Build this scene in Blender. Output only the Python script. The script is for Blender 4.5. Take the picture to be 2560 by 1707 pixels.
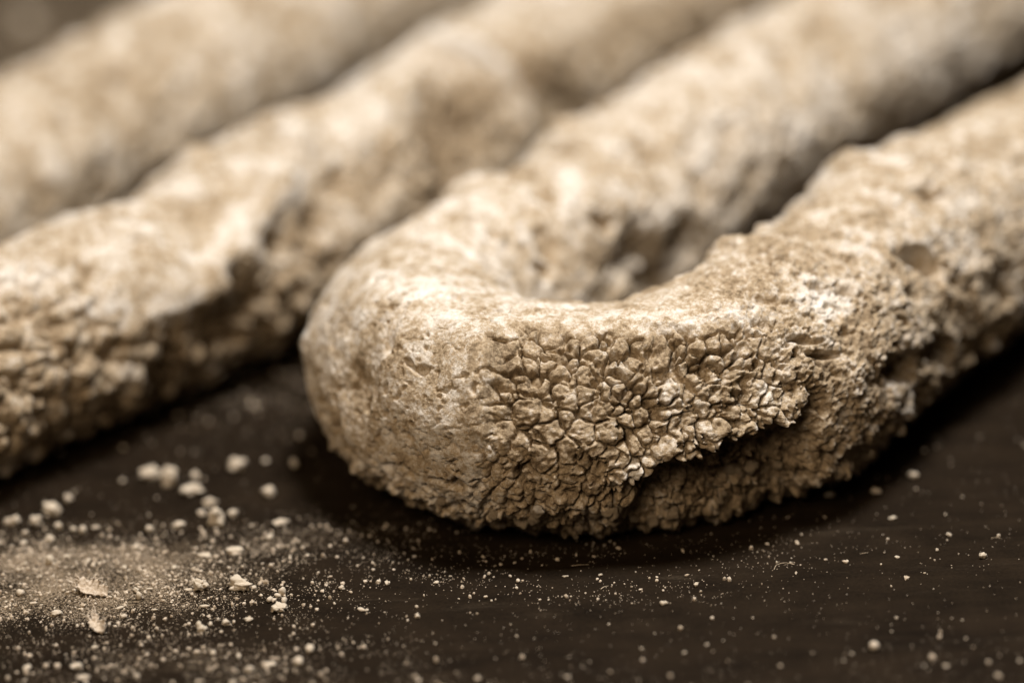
import bpy, bmesh, math, random
import numpy as np

for o in list(bpy.data.objects):
    bpy.data.objects.remove(o)
scene = bpy.context.scene
CM = 0.01                                     # all layout numbers are centimetres
rad = math.radians

# ------------------------------------------------------------------ camera
PITCH, ROLL, DIST = rad(23.0), rad(2.5), 42.0
fwd = np.array([0, math.cos(PITCH), -math.sin(PITCH)])
up0 = np.array([0, math.sin(PITCH), math.cos(PITCH)])
xax = np.array([1.0, 0, 0])
c_right = xax * math.cos(ROLL) - up0 * math.sin(ROLL)
c_up = xax * math.sin(ROLL) + up0 * math.cos(ROLL)
cam_pos = np.array([0, -DIST * math.cos(PITCH), 3.19 + DIST * math.sin(PITCH)])
from mathutils import Matrix, Vector, Euler
cd = bpy.data.cameras.new('camera')
cam = bpy.data.objects.new('camera', cd)
scene.collection.objects.link(cam)
m = Matrix((c_right, c_up, -fwd)).transposed().to_4x4()
m.translation = Vector(cam_pos * CM)
cam.matrix_world = m
cd.lens, cd.sensor_width = 101.25, 36.0
cd.clip_start, cd.clip_end = 0.01, 20.0
cd.dof.use_dof = True
cd.dof.focus_distance = 41.75 * CM
cd.dof.aperture_fstop = 5.6
scene.camera = cam

# ------------------------------------------------------------------ world, lamps, exposure
w = bpy.data.worlds.new('World')
scene.world = w
w.use_nodes = True
bg = w.node_tree.nodes['Background']
bg.inputs['Color'].default_value = (1.0, 0.74, 0.48, 1)
bg.inputs['Strength'].default_value = 0.014

def lamp(name, loc, target, size, power, color):
    ld = bpy.data.lights.new(name, 'AREA')
    ld.shape = 'RECTANGLE'
    ld.size, ld.size_y = size[0] * CM, size[1] * CM
    ld.energy, ld.color = power, color
    o = bpy.data.objects.new(name, ld)
    scene.collection.objects.link(o)
    o.location = Vector(loc) * CM
    d = Vector(target) - Vector(loc)
    o.rotation_euler = d.to_track_quat('-Z', 'Y').to_euler()
    return o
lamp('softbox_lamp', (11, 3, 64), (1, 4, 0), (15, 15), 7.6, (1.0, 0.98, 0.955))
lamp('fill_lamp', (-20, -48, 48), (0, 2, 1), (30, 30), 2.7, (1.0, 0.78, 0.54))

vs = scene.view_settings
vs.view_transform, vs.look = 'Standard', 'None'
vs.exposure, vs.gamma = 0.0, 1.0
vs.use_curve_mapping = False
scene.cycles.use_denoising = True
scene.cycles.max_bounces = 4
scene.cycles.diffuse_bounces = 3
scene.cycles.use_adaptive_sampling = True
scene.cycles.adaptive_threshold = 0.015
scene.cycles.sample_clamp_indirect = 6.0

# ------------------------------------------------------------------ noise helpers (numpy)
_r = np.random.RandomState(7)
PERM = _r.permutation(256).astype(np.int32)
PERM = np.concatenate([PERM, PERM, PERM])
GRAD = _r.normal(size=(256, 3)).astype(np.float32)
GRAD /= np.linalg.norm(GRAD, axis=1)[:, None]
RND = _r.rand(256, 3).astype(np.float32)

def hsh(ix, iy, iz):
    return PERM[PERM[PERM[ix & 255] + (iy & 255)] + (iz & 255)]

def noise(P, scale, seed=0):
    """gradient noise, about -1..1; P (n,3) cm, scale = feature size in cm"""
    q = (P / scale + seed * 17.31).astype(np.float32)
    i = np.floor(q).astype(np.int32)
    f = q - i
    u = f * f * f * (f * (f * 6 - 15) + 10)
    out = 0
    for dx in (0, 1):
        wx = u[:, 0] if dx else 1 - u[:, 0]
        for dy in (0, 1):
            wy = u[:, 1] if dy else 1 - u[:, 1]
            for dz in (0, 1):
                wz = u[:, 2] if dz else 1 - u[:, 2]
                g = GRAD[hsh(i[:, 0] + dx, i[:, 1] + dy, i[:, 2] + dz)]
                d = g[:, 0] * (f[:, 0] - dx) + g[:, 1] * (f[:, 1] - dy) + g[:, 2] * (f[:, 2] - dz)
                out = out + wx * wy * wz * d
    return out * 1.6

def fbm(P, scale, octs=3, seed=0, gain=0.5, ridged=False):
    o, a, t = 0, 1.0, 0.0
    for k in range(octs):
        n = noise(P, scale / 2.03 ** k, seed + k * 3)
        if ridged:
            n = 1 - 2 * np.abs(n)
        o = o + a * n
        t += a
        a *= gain
    return o / t

def voronoi(P, scale, seed=0, jitter=0.95):
    """F1 (cm), distance to cell border (cm), cell id, random value per cell"""
    q = (P / scale + seed * 31.7).astype(np.float32)
    base = np.floor(q).astype(np.int32)
    n = len(q)
    d1 = np.full(n, 9.0, np.float32)
    d2 = np.full(n, 9.0, np.float32)
    v1 = np.zeros((n, 3), np.float32)
    v2 = np.zeros((n, 3), np.float32)
    cid = np.zeros(n, np.int64)
    rv = np.zeros(n, np.float32)
    for dx in (-1, 0, 1):
        for dy in (-1, 0, 1):
            for dz in (-1, 0, 1):
                c = base + np.array([dx, dy, dz], np.int32)
                h = hsh(c[:, 0], c[:, 1], c[:, 2])
                v = c + 0.5 + (RND[h] - 0.5) * jitter - q
                d = (v * v).sum(1)
                lt = d < d1
                lt2 = (~lt) & (d < d2)
                v2 = np.where(lt[:, None], v1, np.where(lt2[:, None], v, v2))
                d2 = np.where(lt, d1, np.where(lt2, d, d2))
                v1 = np.where(lt[:, None], v, v1)
                d1 = np.where(lt, d, d1)
                key = ((c[:, 0].astype(np.int64) + 5000) * 20000 + c[:, 1] + 5000) * 20000 + c[:, 2] + 5000
                cid = np.where(lt, key, cid)
                rv = np.where(lt, RND[(h + 91) & 255, 0], rv)
    dv = v2 - v1
    border = ((v1 + v2) * 0.5 * dv).sum(1) / np.maximum(np.linalg.norm(dv, axis=1), 1e-6)
    return np.sqrt(d1) * scale, np.abs(border) * scale, cid, rv

def sst(a, b, x):
    t = np.clip((x - a) / (b - a), 0, 1)
    return t * t * (3 - 2 * t)

# ------------------------------------------------------------------ materials
def new_mat(name):
    mt = bpy.data.materials.new(name)
    mt.use_nodes = True
    nt = mt.node_tree
    b = nt.nodes['Principled BSDF']
    return mt, nt, b

def nd(nt, typ, **kw):
    n = nt.nodes.new(typ)
    for k, v in kw.items():
        if k in n.inputs:
            n.inputs[k].default_value = v
        else:
            setattr(n, k, v)
    return n

def noise_node(nt, coord, size_cm, detail=4, rough=0.55):
    n = nd(nt, 'ShaderNodeTexNoise')
    n.inputs['Scale'].default_value = 1.0 / (size_cm * CM)
    n.inputs['Detail'].default_value = detail
    n.inputs['Roughness'].default_value = rough
    nt.links.new(coord, n.inputs['Vector'])
    return n.outputs['Fac']

def ramp(nt, fac, stops):
    n = nd(nt, 'ShaderNodeValToRGB')
    cr = n.color_ramp
    while len(cr.elements) < len(stops):
        cr.elements.new(0.5)
    for e, (p, c) in zip(cr.elements, stops):
        e.position = p
        e.color = tuple(c) + (1,) if len(c) == 3 else c
    nt.links.new(fac, n.inputs['Fac'])
    return n.outputs['Color']

def math_node(nt, op, a, b=None, c=None):
    n = nd(nt, 'ShaderNodeMath', operation=op)
    for i, v in enumerate((a, b, c)):
        if v is None:
            continue
        if isinstance(v, (int, float)):
            n.inputs[i].default_value = v
        else:
            nt.links.new(v, n.inputs[i])
    return n.outputs[0]

BARE = (0.105, 0.069, 0.037)      # dried brown casing
MIDC = (0.39, 0.296, 0.190)      # thin mould
WHITE = (0.70, 0.65, 0.585)       # thick mould powder

def casing_material(name, fine=True):
    mt, nt, b = new_mat(name)
    tc = nd(nt, 'ShaderNodeTexCoord').outputs['Object']
    at = nd(nt, 'ShaderNodeAttribute', attribute_name='powder').outputs['Fac']
    n1 = noise_node(nt, tc, 0.55, 5, 0.6)
    n15 = noise_node(nt, tc, 0.2, 4, 0.6)
    n2 = noise_node(nt, tc, 0.07, 4, 0.65)
    n3 = noise_node(nt, tc, 0.018, 3, 0.6)
    f = math_node(nt, 'MULTIPLY_ADD', math_node(nt, 'SUBTRACT', n1, 0.5), 1.15, at)
    f = math_node(nt, 'MULTIPLY_ADD', math_node(nt, 'SUBTRACT', n2, 0.5), 1.15, f)
    f = math_node(nt, 'MULTIPLY_ADD', math_node(nt, 'SUBTRACT', n15, 0.5), 1.1, f)
    f = math_node(nt, 'MULTIPLY_ADD', math_node(nt, 'SUBTRACT', n3, 0.5), 0.8, f)
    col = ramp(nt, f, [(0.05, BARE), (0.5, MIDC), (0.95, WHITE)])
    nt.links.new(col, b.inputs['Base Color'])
    b.inputs['Roughness'].default_value = 0.92
    b.inputs['Specular IOR Level'].default_value = 0.25
    b.inputs['Sheen Weight'].default_value = 0.0
    b.inputs['Sheen Roughness'].default_value = 0.6
    bp = nd(nt, 'ShaderNodeBump')
    bp.inputs['Strength'].default_value = 0.8
    bp.inputs['Distance'].default_value = 0.05 * CM
    h = math_node(nt, 'MULTIPLY_ADD', noise_node(nt, tc, 0.022, 4, 0.7), 0.5, math_node(nt, 'MULTIPLY', noise_node(nt, tc, 0.06, 3, 0.6), 0.9))
    nt.links.new(h, bp.inputs['Height'])
    nt.links.new(bp.outputs['Normal'], b.inputs['Normal'])
    return mt

def crumb_material(name, stops):
    mt, nt, b = new_mat(name)
    tc = nd(nt, 'ShaderNodeTexCoord').outputs['Object']
    f = noise_node(nt, tc, 0.05, 4, 0.65)
    nt.links.new(ramp(nt, f, stops), b.inputs['Base Color'])
    b.inputs['Roughness'].default_value = 0.95
    b.inputs['Specular IOR Level'].default_value = 0.2
    bp = nd(nt, 'ShaderNodeBump')
    bp.inputs['Strength'].default_value = 0.7
    bp.inputs['Distance'].default_value = 0.01 * CM
    nt.links.new(noise_node(nt, tc, 0.03, 4, 0.7), bp.inputs['Height'])
    nt.links.new(bp.outputs['Normal'], b.inputs['Normal'])
    return mt

M_CASING = casing_material('mould_covered_casing')
M_CRUMB = crumb_material('crumb', [(0.25, (0.36, 0.275, 0.18)), (0.75, (0.68, 0.61, 0.51))])
M_DUST = crumb_material('powder', [(0.25, (0.27, 0.20, 0.13)), (0.75, (0.66, 0.57, 0.46))])
M_SHRED = crumb_material('shred', [(0.3, (0.30, 0.225, 0.15)), (0.7, (0.58, 0.50, 0.41))])
M_FIBRE = crumb_material('fibre', [(0.2, (0.42, 0.33, 0.23)), (0.8, (0.55, 0.45, 0.33))])

# dark tabletop: near-black matt board with a thin film of spilled powder
mt, nt, b = new_mat('dark_board')
tc = nd(nt, 'ShaderNodeTexCoord').outputs['Object']
mp = nd(nt, 'ShaderNodeMapping')
mp.inputs['Scale'].default_value = (0.22, 1, 1)
nt.links.new(tc, mp.inputs['Vector'])
streak = noise_node(nt, mp.outputs['Vector'], 0.5, 6, 0.65)
fine = noise_node(nt, tc, 0.05, 4, 0.7)
basec = ramp(nt, math_node(nt, 'ADD', math_node(nt, 'MULTIPLY', streak, 0.35), math_node(nt, 'ADD', math_node(nt, 'MULTIPLY', fine, 0.3), math_node(nt, 'MULTIPLY', noise_node(nt, tc, 1.3, 5, 0.65), 0.35))),
             [(0.34, (0.003, 0.0019, 0.0011)), (0.66, (0.021, 0.0138, 0.0080))])
at = nd(nt, 'ShaderNodeAttribute', attribute_name='powder').outputs['Fac']
d1 = noise_node(nt, tc, 0.05, 5, 0.75)
d2 = noise_node(nt, tc, 0.8, 5, 0.6)
dsum = math_node(nt, 'ADD', math_node(nt, 'MULTIPLY', math_node(nt, 'SUBTRACT', d1, 0.5), 2.4),
                 math_node(nt, 'ADD', at, math_node(nt, 'MULTIPLY', math_node(nt, 'SUBTRACT', d2, 0.5), 1.2)))
mk = nd(nt, 'ShaderNodeMapRange', interpolation_type='SMOOTHSTEP')
mk.inputs['From Min'].default_value, mk.inputs['From Max'].default_value = 0.72, 1.2
nt.links.new(dsum, mk.inputs['Value'])
mp2 = nd(nt, 'ShaderNodeMapping')
mp2.inputs['Scale'].default_value = (0.16, 1, 1)
mp2.inputs['Rotation'].default_value = (0, 0, 0.16)
nt.links.new(tc, mp2.inputs['Vector'])
smear = nd(nt, 'ShaderNodeMapRange', interpolation_type='SMOOTHSTEP')          # wiped, dragged powder
smear.inputs['From Min'].default_value, smear.inputs['From Max'].default_value = 0.56, 0.80
nt.links.new(noise_node(nt, mp2.outputs['Vector'], 0.55, 5, 0.7), smear.inputs['Value'])
smg = math_node(nt, 'MULTIPLY', smear.outputs[0], math_node(nt, 'MULTIPLY', math_node(nt, 'MULTIPLY_ADD', fine, 0.3, -0.06), math_node(nt, 'MINIMUM', math_node(nt, 'MULTIPLY_ADD', at, 3.0, 0.25), 1.0)))
film = math_node(nt, 'MULTIPLY', mk.outputs[0], math_node(nt, 'MULTIPLY', at, 0.34))
mx = nd(nt, 'ShaderNodeMix', data_type='RGBA', clamp_factor=True)
nt.links.new(math_node(nt, 'ADD', film, math_node(nt, 'MAXIMUM', smg, 0.0)), mx.inputs[0])
nt.links.new(basec, mx.inputs[6])
mx.inputs[7].default_value = (0.46, 0.35, 0.235, 1)
nt.links.new(mx.outputs[2], b.inputs['Base Color'])
nt.links.new(math_node(nt, 'MULTIPLY_ADD', d2, 0.5, 0.38), b.inputs['Roughness'])
b.inputs['Specular IOR Level'].default_value = 0.035
bp = nd(nt, 'ShaderNodeBump')
bp.inputs['Strength'].default_value = 0.6
bp.inputs['Distance'].default_value = 0.02 * CM
nt.links.new(math_node(nt, 'ADD', fine, streak), bp.inputs['Height'])
nt.links.new(bp.outputs['Normal'], b.inputs['Normal'])
M_BOARD = mt

# ------------------------------------------------------------------ mesh helpers
def make_mesh(name, V, F, mat, powder=None, smooth=True):
    """V (n,3) metres, F (m,3|4) int"""
    me = bpy.data.meshes.new(name)
    F = np.asarray(F, np.int32)
    k = F.shape[1]
    me.vertices.add(len(V))
    me.vertices.foreach_set('co', np.ascontiguousarray(V, np.float32).ravel())
    me.loops.add(F.size)
    me.loops.foreach_set('vertex_index', F.ravel())
    me.polygons.add(len(F))
    me.polygons.foreach_set('loop_start', np.arange(0, F.size, k, dtype=np.int32))
    me.update(calc_edges=True)
    me.polygons.foreach_set('use_smooth', np.full(len(F), smooth))
    if powder is not None:
        a = me.attributes.new('powder', 'FLOAT', 'POINT')
        a.data.foreach_set('value', np.ascontiguousarray(powder, np.float32))
    me.materials.append(mat)
    return me

def link(name, me, parent=None, loc=None):
    o = bpy.data.objects.new(name, me)
    scene.collection.objects.link(o)
    if parent is not None:
        o.parent = parent
    if loc is not None:
        o.location = loc
    return o

def tag(o, label, cat, group=None):
    o['label'], o['category'] = label, cat
    if group:
        o['group'] = group
    return o

def empty(name, loc):
    o = bpy.data.objects.new(name, None)
    o.empty_display_size = 0.01
    scene.collection.objects.link(o)
    o.location = loc
    return o

# ------------------------------------------------------------------ tabletop
def powder_density(x, y, film=False):
    """spilled powder and paler stretches of the board, cm -> 0..1"""
    def g(cx, cy, sx, sy, a, rot=0.0):
        c, s = math.cos(rot), math.sin(rot)
        u, v = (x - cx) * c + (y - cy) * s, -(x - cx) * s + (y - cy) * c
        return a * np.exp(-(u / sx) ** 2 - (v / sy) ** 2)
    d = g(-6.6, -0.1, 3.6, 0.9, 0.9, -0.12) + g(-5.2, -1.5, 2.6, 0.8, 0.62, -0.05) + g(-7.5, -1.6, 2.0, 1.2, 0.5)
    d = d + g(-4.6, -3.4, 2.8, 0.9, 0.5, -0.1) + g(-4.0, 5.6, 1.6, 1.4, 0.32) + g(-3.2, 0.2, 1.8, 0.6, 0.35)
    d = d + g(-1.0, -1.3, 1.0, 0.35, 0.25) + g(1.5, -2.0, 1.6, 0.45, 0.22) + g(3.6, -1.0, 1.6, 0.6, 0.14)
    d = d + g(0.6, -0.55, 2.6, 0.35, 0.16) + g(-13, 30, 9, 11, 1.6) + g(0, -5.6, 10, 1.7, 0.62 if film else 0.14)  # far left corner and near edge made paler too
    return np.clip(d + 0.03, 0, 1.0)

nx, ny = 220, 260
gx = np.sign(np.linspace(-1, 1, nx)) * (np.abs(np.linspace(-1, 1, nx)) * 16 + np.abs(np.linspace(-1, 1, nx)) ** 12 * 110)
gy = np.linspace(-1, 1, ny)
gy = gy * 20 + np.sign(gy) * np.abs(gy) ** 12 * 110 + 10
GX, GY = np.meshgrid(gx, gy, indexing='ij')
V = np.stack([GX.ravel(), GY.ravel(), np.zeros(nx * ny)], 1)
ii, jj = np.meshgrid(np.arange(nx - 1), np.arange(ny - 1), indexing='ij')
a0 = (ii * ny + jj).ravel()
F = np.stack([a0, a0 + ny, a0 + ny + 1, a0 + 1], 1)
o = link('tabletop', make_mesh('tabletop', V * CM, F, M_BOARD, powder_density(V[:, 0], V[:, 1], True)))
o['kind'] = 'structure'
o['label'] = 'dark brown matt tabletop dusted with pale powder'

# ------------------------------------------------------------------ sausages
def spline(pts, n=4000):
    P = np.array(pts, float)
    P = np.vstack([2 * P[0] - P[1], P, 2 * P[-1] - P[-2]])
    out = []
    for i in range(1, len(P) - 2):
        t = np.linspace(0, 1, n // (len(P) - 3), endpoint=False)[:, None]
        p0, p1, p2, p3 = P[i - 1], P[i], P[i + 1], P[i + 2]
        out.append(.5 * (2 * p1 + (p2 - p0) * t + (2 * p0 - 5 * p1 + 4 * p2 - p3) * t * t + (3 * p1 - p0 - 3 * p2 + p3) * t ** 3))
    out.append(P[-2][None])
    Q = np.vstack(out)
    L = np.concatenate([[0], np.cumsum(np.hypot(*np.diff(Q[:, :2], axis=0).T))])
    s = np.linspace(0, L[-1], n)
    Q = np.stack([np.interp(s, L, Q[:, k]) for k in range(3)], 1)
    wd = np.hanning(int(1.2 / (s[1] - s[0])) | 1)
    wd /= wd.sum()
    h = len(wd) // 2
    for k in range(3):
        a = Q[:, k]
        pad = np.concatenate([2 * a[0] - a[h:0:-1], a, 2 * a[-1] - a[-2:-h - 2:-1]])
        Q[:, k] = np.convolve(pad, wd, 'valid')
    L = np.concatenate([[0], np.cumsum(np.hypot(*np.diff(Q[:, :2], axis=0).T))])
    return Q, L

def samples(lo, hi, spacing):
    """graded parameter samples; spacing(x) is the wanted step"""
    x = np.linspace(lo, hi, 20001)
    c = np.concatenate([[0], np.cumsum(1 / spacing((x[1:] + x[:-1]) / 2)) * (x[1] - x[0])])
    n = int(c[-1]) + 1
    return np.interp(np.linspace(0, c[-1], n), c, x)

class Tube:
    def __init__(self, pts, side, s_step, phi_step):
        Q, L = spline(pts)
        self.Q, self.L, self.side = Q, L, side
        self.s = samples(0, L[-1], s_step)
        self.ph = samples(-180, 180, phi_step)[:-1]
        C = np.stack([np.interp(self.s, L, Q[:, k]) for k in range(3)], 1)
        T = np.gradient(Q[:, :2], L, axis=0)
        T /= np.linalg.norm(T, axis=1)[:, None]
        T = np.stack([np.interp(self.s, L, T[:, k]) for k in range(2)], 1)
        N = np.stack([-T[:, 1], T[:, 0]], 1) * side
        ns, nph = len(self.s), len(self.ph)
        S, PH = np.meshgrid(self.s, self.ph, indexing='ij')
        cs, sn = np.cos(np.radians(PH)), np.sin(np.radians(PH))
        D = np.stack([cs * N[:, 0:1], cs * N[:, 1:2], sn], -1)
        e = np.minimum(self.s, L[-1] - self.s)               # rounded ends
        cap = np.sqrt(np.clip(1 - (1 - np.clip(e / 1.6, 0, 1)) ** 2, 0.0, 1))
        R = (C[:, 2] * cap)[:, None]
        ctr = np.stack([C[:, 0], C[:, 1], C[:, 2]], 1)[:, None, :]
        self.P = (ctr + D * R[..., None]).reshape(-1, 3)
        self.ctr = np.broadcast_to(ctr, (ns, nph, 3)).reshape(-1, 3)
        self.D = D.reshape(-1, 3)
        self.S, self.PH = S.ravel(), PH.ravel()
        self.R = np.broadcast_to(C[:, 2:3], (ns, nph)).ravel()
        self.cap = np.broadcast_to(cap[:, None], (ns, nph)).ravel()
        self.T = np.broadcast_to(np.concatenate([T, np.zeros((ns, 1))], 1)[:, None, :], (ns, nph, 3)).reshape(-1, 3)
        self.ns, self.nph = ns, nph
        i, j = np.meshgrid(np.arange(ns - 1), np.arange(nph), indexing='ij')
        j2 = (j + 1) % nph
        a, b_, c, d = (i * nph + j), ((i + 1) * nph + j), ((i + 1) * nph + j2), (i * nph + j2)
        F = np.stack([a, b_, c, d], -1).reshape(-1, 4)
        self.F = F if side < 0 else F[:, ::-1]
    def arc(self, s0, ph0, bend=1.0):
        """offsets (cm along axis, cm round the girth) from a point on the surface"""
        return (self.S - s0) * bend, np.radians((self.PH - ph0 + 180) % 360 - 180) * self.R

def blob(t, s0, p0, rs, rp, rot=0.0, bend=1.0, soft=None):
    u, v = t.arc(s0, p0, bend)
    c, s_ = math.cos(rot), math.sin(rot)
    u, v = u * c + v * s_, -u * s_ + v * c
    r = np.sqrt((u / rs) ** 2 + (v / rp) ** 2)
    if soft is not None:
        r = r + soft
    return r

def dent(r):
    return np.exp(-np.clip(r, 0, 9) ** 2 * 1.6)

FRONT = [(13.0, 13.4, 1.84), (11.10, 10.90, 1.84), (9.06, 8.72, 1.83), (7.15, 6.18, 1.85), (5.42, 3.92, 1.87), (4.12, 1.89, 1.86),
         (2.74, 0.85, 1.80), (1.74, 0.61, 1.71), (0.76, 0.56, 1.71), (-0.02, 0.78, 1.71), (-0.67, 1.22, 1.73), (-1.21, 1.87, 1.75),
         (-1.49, 2.78, 1.74), (-1.36, 3.82, 1.74), (-0.80, 4.85, 1.74), (0, 5.91, 1.74), (0.96, 7.10, 1.74), (2.78, 9.94, 1.81),
         (5.51, 14.13, 1.88), (8.60, 18.60, 1.93), (12.26, 23.73, 1.95)]
MID = [(-12.0, 0.7, 1.5), (-10.01, 2.29, 1.60), (-8.81, 3.26, 1.65), (-8.22, 3.95, 1.68), (-6.95, 5.09, 1.70), (-5.32, 6.97, 1.74),
       (-3.44, 9.69, 1.80), (-2.39, 11.28, 1.83), (-1.28, 13.26, 1.86), (0.89, 17.02, 1.86), (3.30, 20.32, 1.88), (6.53, 24.73, 1.9), (9.5, 28.8, 1.9)]
FAR = [(-12.9, 5.6, 1.68), (-11.17, 8.51, 1.71), (-9.32, 11.57, 1.78), (-8.49, 13.23, 1.80), (-6.78, 16.20, 1.85), (-4.12, 20.56, 1.93), (-1.36, 25.20, 2.0), (1.79, 30.34, 2.05),
       (3.4, 34.0, 2.05)]

# ---- the looped sausage in front
def build_front():
    def s_step(x):
        return np.where((x > 14.0) & (x < 21.2), 0.0145, np.where((x > 10.5) & (x < 25), 0.03, np.where((x > 9) & (x < 33), 0.045, 0.08)))
    def p_step(p):
        k = 180 / math.pi / 1.8
        return np.where((p > -52) & (p < 102), 0.0145 * k, np.where((p > 100) | (p < -170), 0.035 * k, 0.08 * k))
    t = Tube(FRONT, 1, s_step, p_step)
    P, S, PH = t.P, t.S, t.PH
    big = fbm(P, 3.0, 2, 1)
    n1 = noise(P, 0.9, 11)
    n2 = noise(P, 0.35, 12)
    n3 = noise(P, 0.13, 13)
    fine = fbm(P, 0.07, 2, 14)
    h = 0.13 * big + 0.035 * n1
    # round the bend the sausage is squarer: a flat top, a flat front face and a blunt corner between
    a_ = np.radians(PH - 20)
    sq = (np.abs(np.cos(a_)) ** 2.5 + np.abs(np.sin(a_)) ** 2.5) ** (-1 / 2.5) - 1.03
    h = h + t.R * sq * sst(15.2, 16.2, S) * (1 - sst(20.6, 22.0, S)) * sst(-70, -50, PH) * (1 - sst(110, 130, PH))
    h = h + 0.13 * np.exp(-((S - 19.1 - 0.08 * n1) / 0.38) ** 2) * sst(-30, 0, PH) * (1 - sst(60, 85, PH))
    h = h - 0.07 * np.exp(-((S - 17.6) / 0.7) ** 2) * sst(-30, 0, PH) * (1 - sst(50, 70, PH))

    # regions -------------------------------------------------------------
    wob = 0.10 * n2 + 0.05 * n3
    top = 71 - (19.05 - S) * 6.0 + 7 * n1 + 4 * n2                  # upper rim of the cracked crust
    crack = sst(15.55, 16.25, S + 0.25 * n1) * (1 - sst(18.82, 19.0, S + wob * 0.9 + 0.05 * n1 + 0.0012 * (PH - 30)))
    crack = crack * (1 - sst(top - 4, top + 5, PH)) * sst(-58, -44, PH + 5 * n2)
    smooth = sst(18.85, 19.05, S + wob) * (1 - sst(23.5, 25.5, S))
    cap_pow = sst(top - 2, top + 8, PH) * sst(15.9, 16.5, S + wob) * (1 - sst(105, 120, PH))
    cap_pow = cap_pow * (1 - smooth * 0.7)
    under = 1 - sst(-26, -6, PH + 7 * n1 + 4 * n2 + smooth * 9)
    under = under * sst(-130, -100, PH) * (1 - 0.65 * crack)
    por = (1 - sst(15.8, 16.5, S + 0.3 * n1)) * sst(6, 9, S) + sst(25, 27, S)
    por = np.clip(por, 0, 1)
    pcol = np.full(len(P), 0.5, np.float32)

    # cracked crust ---------------------------------------------------------
    cid = np.full(len(P), -1, np.int64)
    k = np.where((crack > 0.01) | (under > 0.01) & (S > 8) & (S < 24))[0]
    Pk = P[k]
    warp = np.stack([noise(Pk, 0.30, 21), noise(Pk, 0.30, 22), noise(Pk, 0.30, 23)], 1) * 0.060
    warp += np.stack([noise(Pk, 0.12, 24), noise(Pk, 0.12, 25), noise(Pk, 0.12, 26)], 1) * 0.022
    f1, bd, ids, rv = voronoi(Pk + warp, 0.33, 3)
    s1, sb, sid, srv = voronoi(Pk + warp, 0.235, 4)
    pick = noise(Pk, 0.75, 35) + 0.3 * noise(Pk, 0.3, 36) > 0.02          # patches of small scales among larger ones
    f1, bd, ids, rv = np.where(pick, s1 * 1.4, f1), np.where(pick, sb, bd), np.where(pick, sid + (1 << 50), ids), np.where(pick, srv, rv)
    f1b, bdb, idb, rvb = voronoi(Pk + warp * 1.3, 0.19, 5)
    f1c, bdc, idc, rvc = voronoi(Pk + warp * 2, 0.95, 9)
    open_ = np.clip(0.55 + 0.9 * noise(Pk, 0.33, 27), 0.28, 1.3)     # joints gape here and are nearly shut there
    wdt = 0.008 + 0.009 * open_
    pil = 1 - np.exp(-(bd / wdt) ** 1.5)
    pil2 = 1 - np.exp(-(bdb / 0.012) ** 1.3)
    pil3 = 1 - np.exp(-(bdc / 0.035) ** 1.5)
    dome = np.sqrt(np.clip(1 - (f1 / 0.27) ** 2, 0, 1))
    domeb = np.sqrt(np.clip(1 - (f1b / 0.135) ** 2, 0, 1))
    amp2 = np.clip(0.2 + 1.1 * noise(Pk, 0.5, 28), 0, 1)
    hc = 0.27 * open_ * (pil - 1) + 0.034 * dome + 0.024 * domeb * (0.4 + rvb) + 0.04 * (pil2 - 1) * amp2 \
        + 0.16 * (pil3 - 1) * np.clip(0.4 + 1.3 * noise(Pk, 0.8, 29), 0, 1) + 0.035 * (rv - 0.5) * pil + 0.06 * (rvc - 0.5) * pil3
    hc += 0.016 * noise(Pk, 0.11, 30) + 0.014 * noise(Pk, 0.05, 32) - 0.04
    lost = (rv > 0.93) * (noise(Pk, 0.6, 31) > 0)
    hc = hc - 0.14 * lost * pil
    hf = np.zeros(len(P))
    hf[k] = hc
    h = h + (-0.02 + hf) * crack
    c_id = np.full(len(P), -1, np.int64)
    c_id[k] = ids
    cid = np.where(crack > 0.55, c_id, -1)

    # underside and lower right flank: coarse crumbly lumps ------------------
    u1, ub, uid, urv = f1b, bdb, idb, rvb
    hu = np.zeros(len(P))
    hu[k] = 0.11 * domeb * (0.2 + rvb) + 0.10 * dome + 0.10 * (rv - 0.5) * pil + 0.08 * (pil - 1) - 0.10
    h = h + under * (hu + 0.07 * n2 + 0.03 * n3 + 0.015 * fine)

    # porous flank on the right ---------------------------------------------
    k2 = np.where((por > 0.02) & (PH > -70) | (S > 25))[0]
    Pk2 = P[k2] + np.stack([noise(P[k2], 0.2, 41), noise(P[k2], 0.2, 42), noise(P[k2], 0.2, 43)], 1) * 0.05
    b1 = fbm(Pk2, 0.50, 4, 44, 0.6)
    b2 = fbm(Pk2, 0.20, 3, 47, 0.6)
    clus = sst(-0.25, 0.35, noise(P[k2], 1.2, 45))
    pit = -0.26 * sst(0.16, 0.42, b1) * (0.15 + 0.85 * clus) - 0.09 * sst(0.10, 0.40, b2) * (0.5 + 0.5 * clus)
    lay = fbm(P[k2], 0.85, 3, 48) * 3.2
    lf = lay - np.floor(lay)
    pit += 0.045 * (np.floor(lay) + sst(0.42, 0.58, lf)) + 0.03 * fbm(P[k2], 0.32, 3, 49, 0.65, True)      # broken layers
    hp = np.zeros(len(P))
    hp[k2] = pit
    h = h + por * (hp + 0.022 * fine)
    # crumbly relief of the crust just under the powder rim
    h = h + cap_pow * (0.02 * n2 + 0.012 * n3 + 0.008 * fine)

    # smooth nose: fine skin with pores and hair cracks -----------------------
    k3 = np.where(smooth > 0.01)[0]
    lowp = 1 - sst(-25, 45, PH[k3])
    pn = noise(P[k3], 0.115, 58) + 0.35 * noise(P[k3], 0.05, 60)
    gather = 0.30 * noise(P[k3], 0.6, 37)
    sm = -(0.05 + 0.08 * lowp) * sst(0.48, 0.75, pn + gather + 0.16 * lowp)
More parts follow.
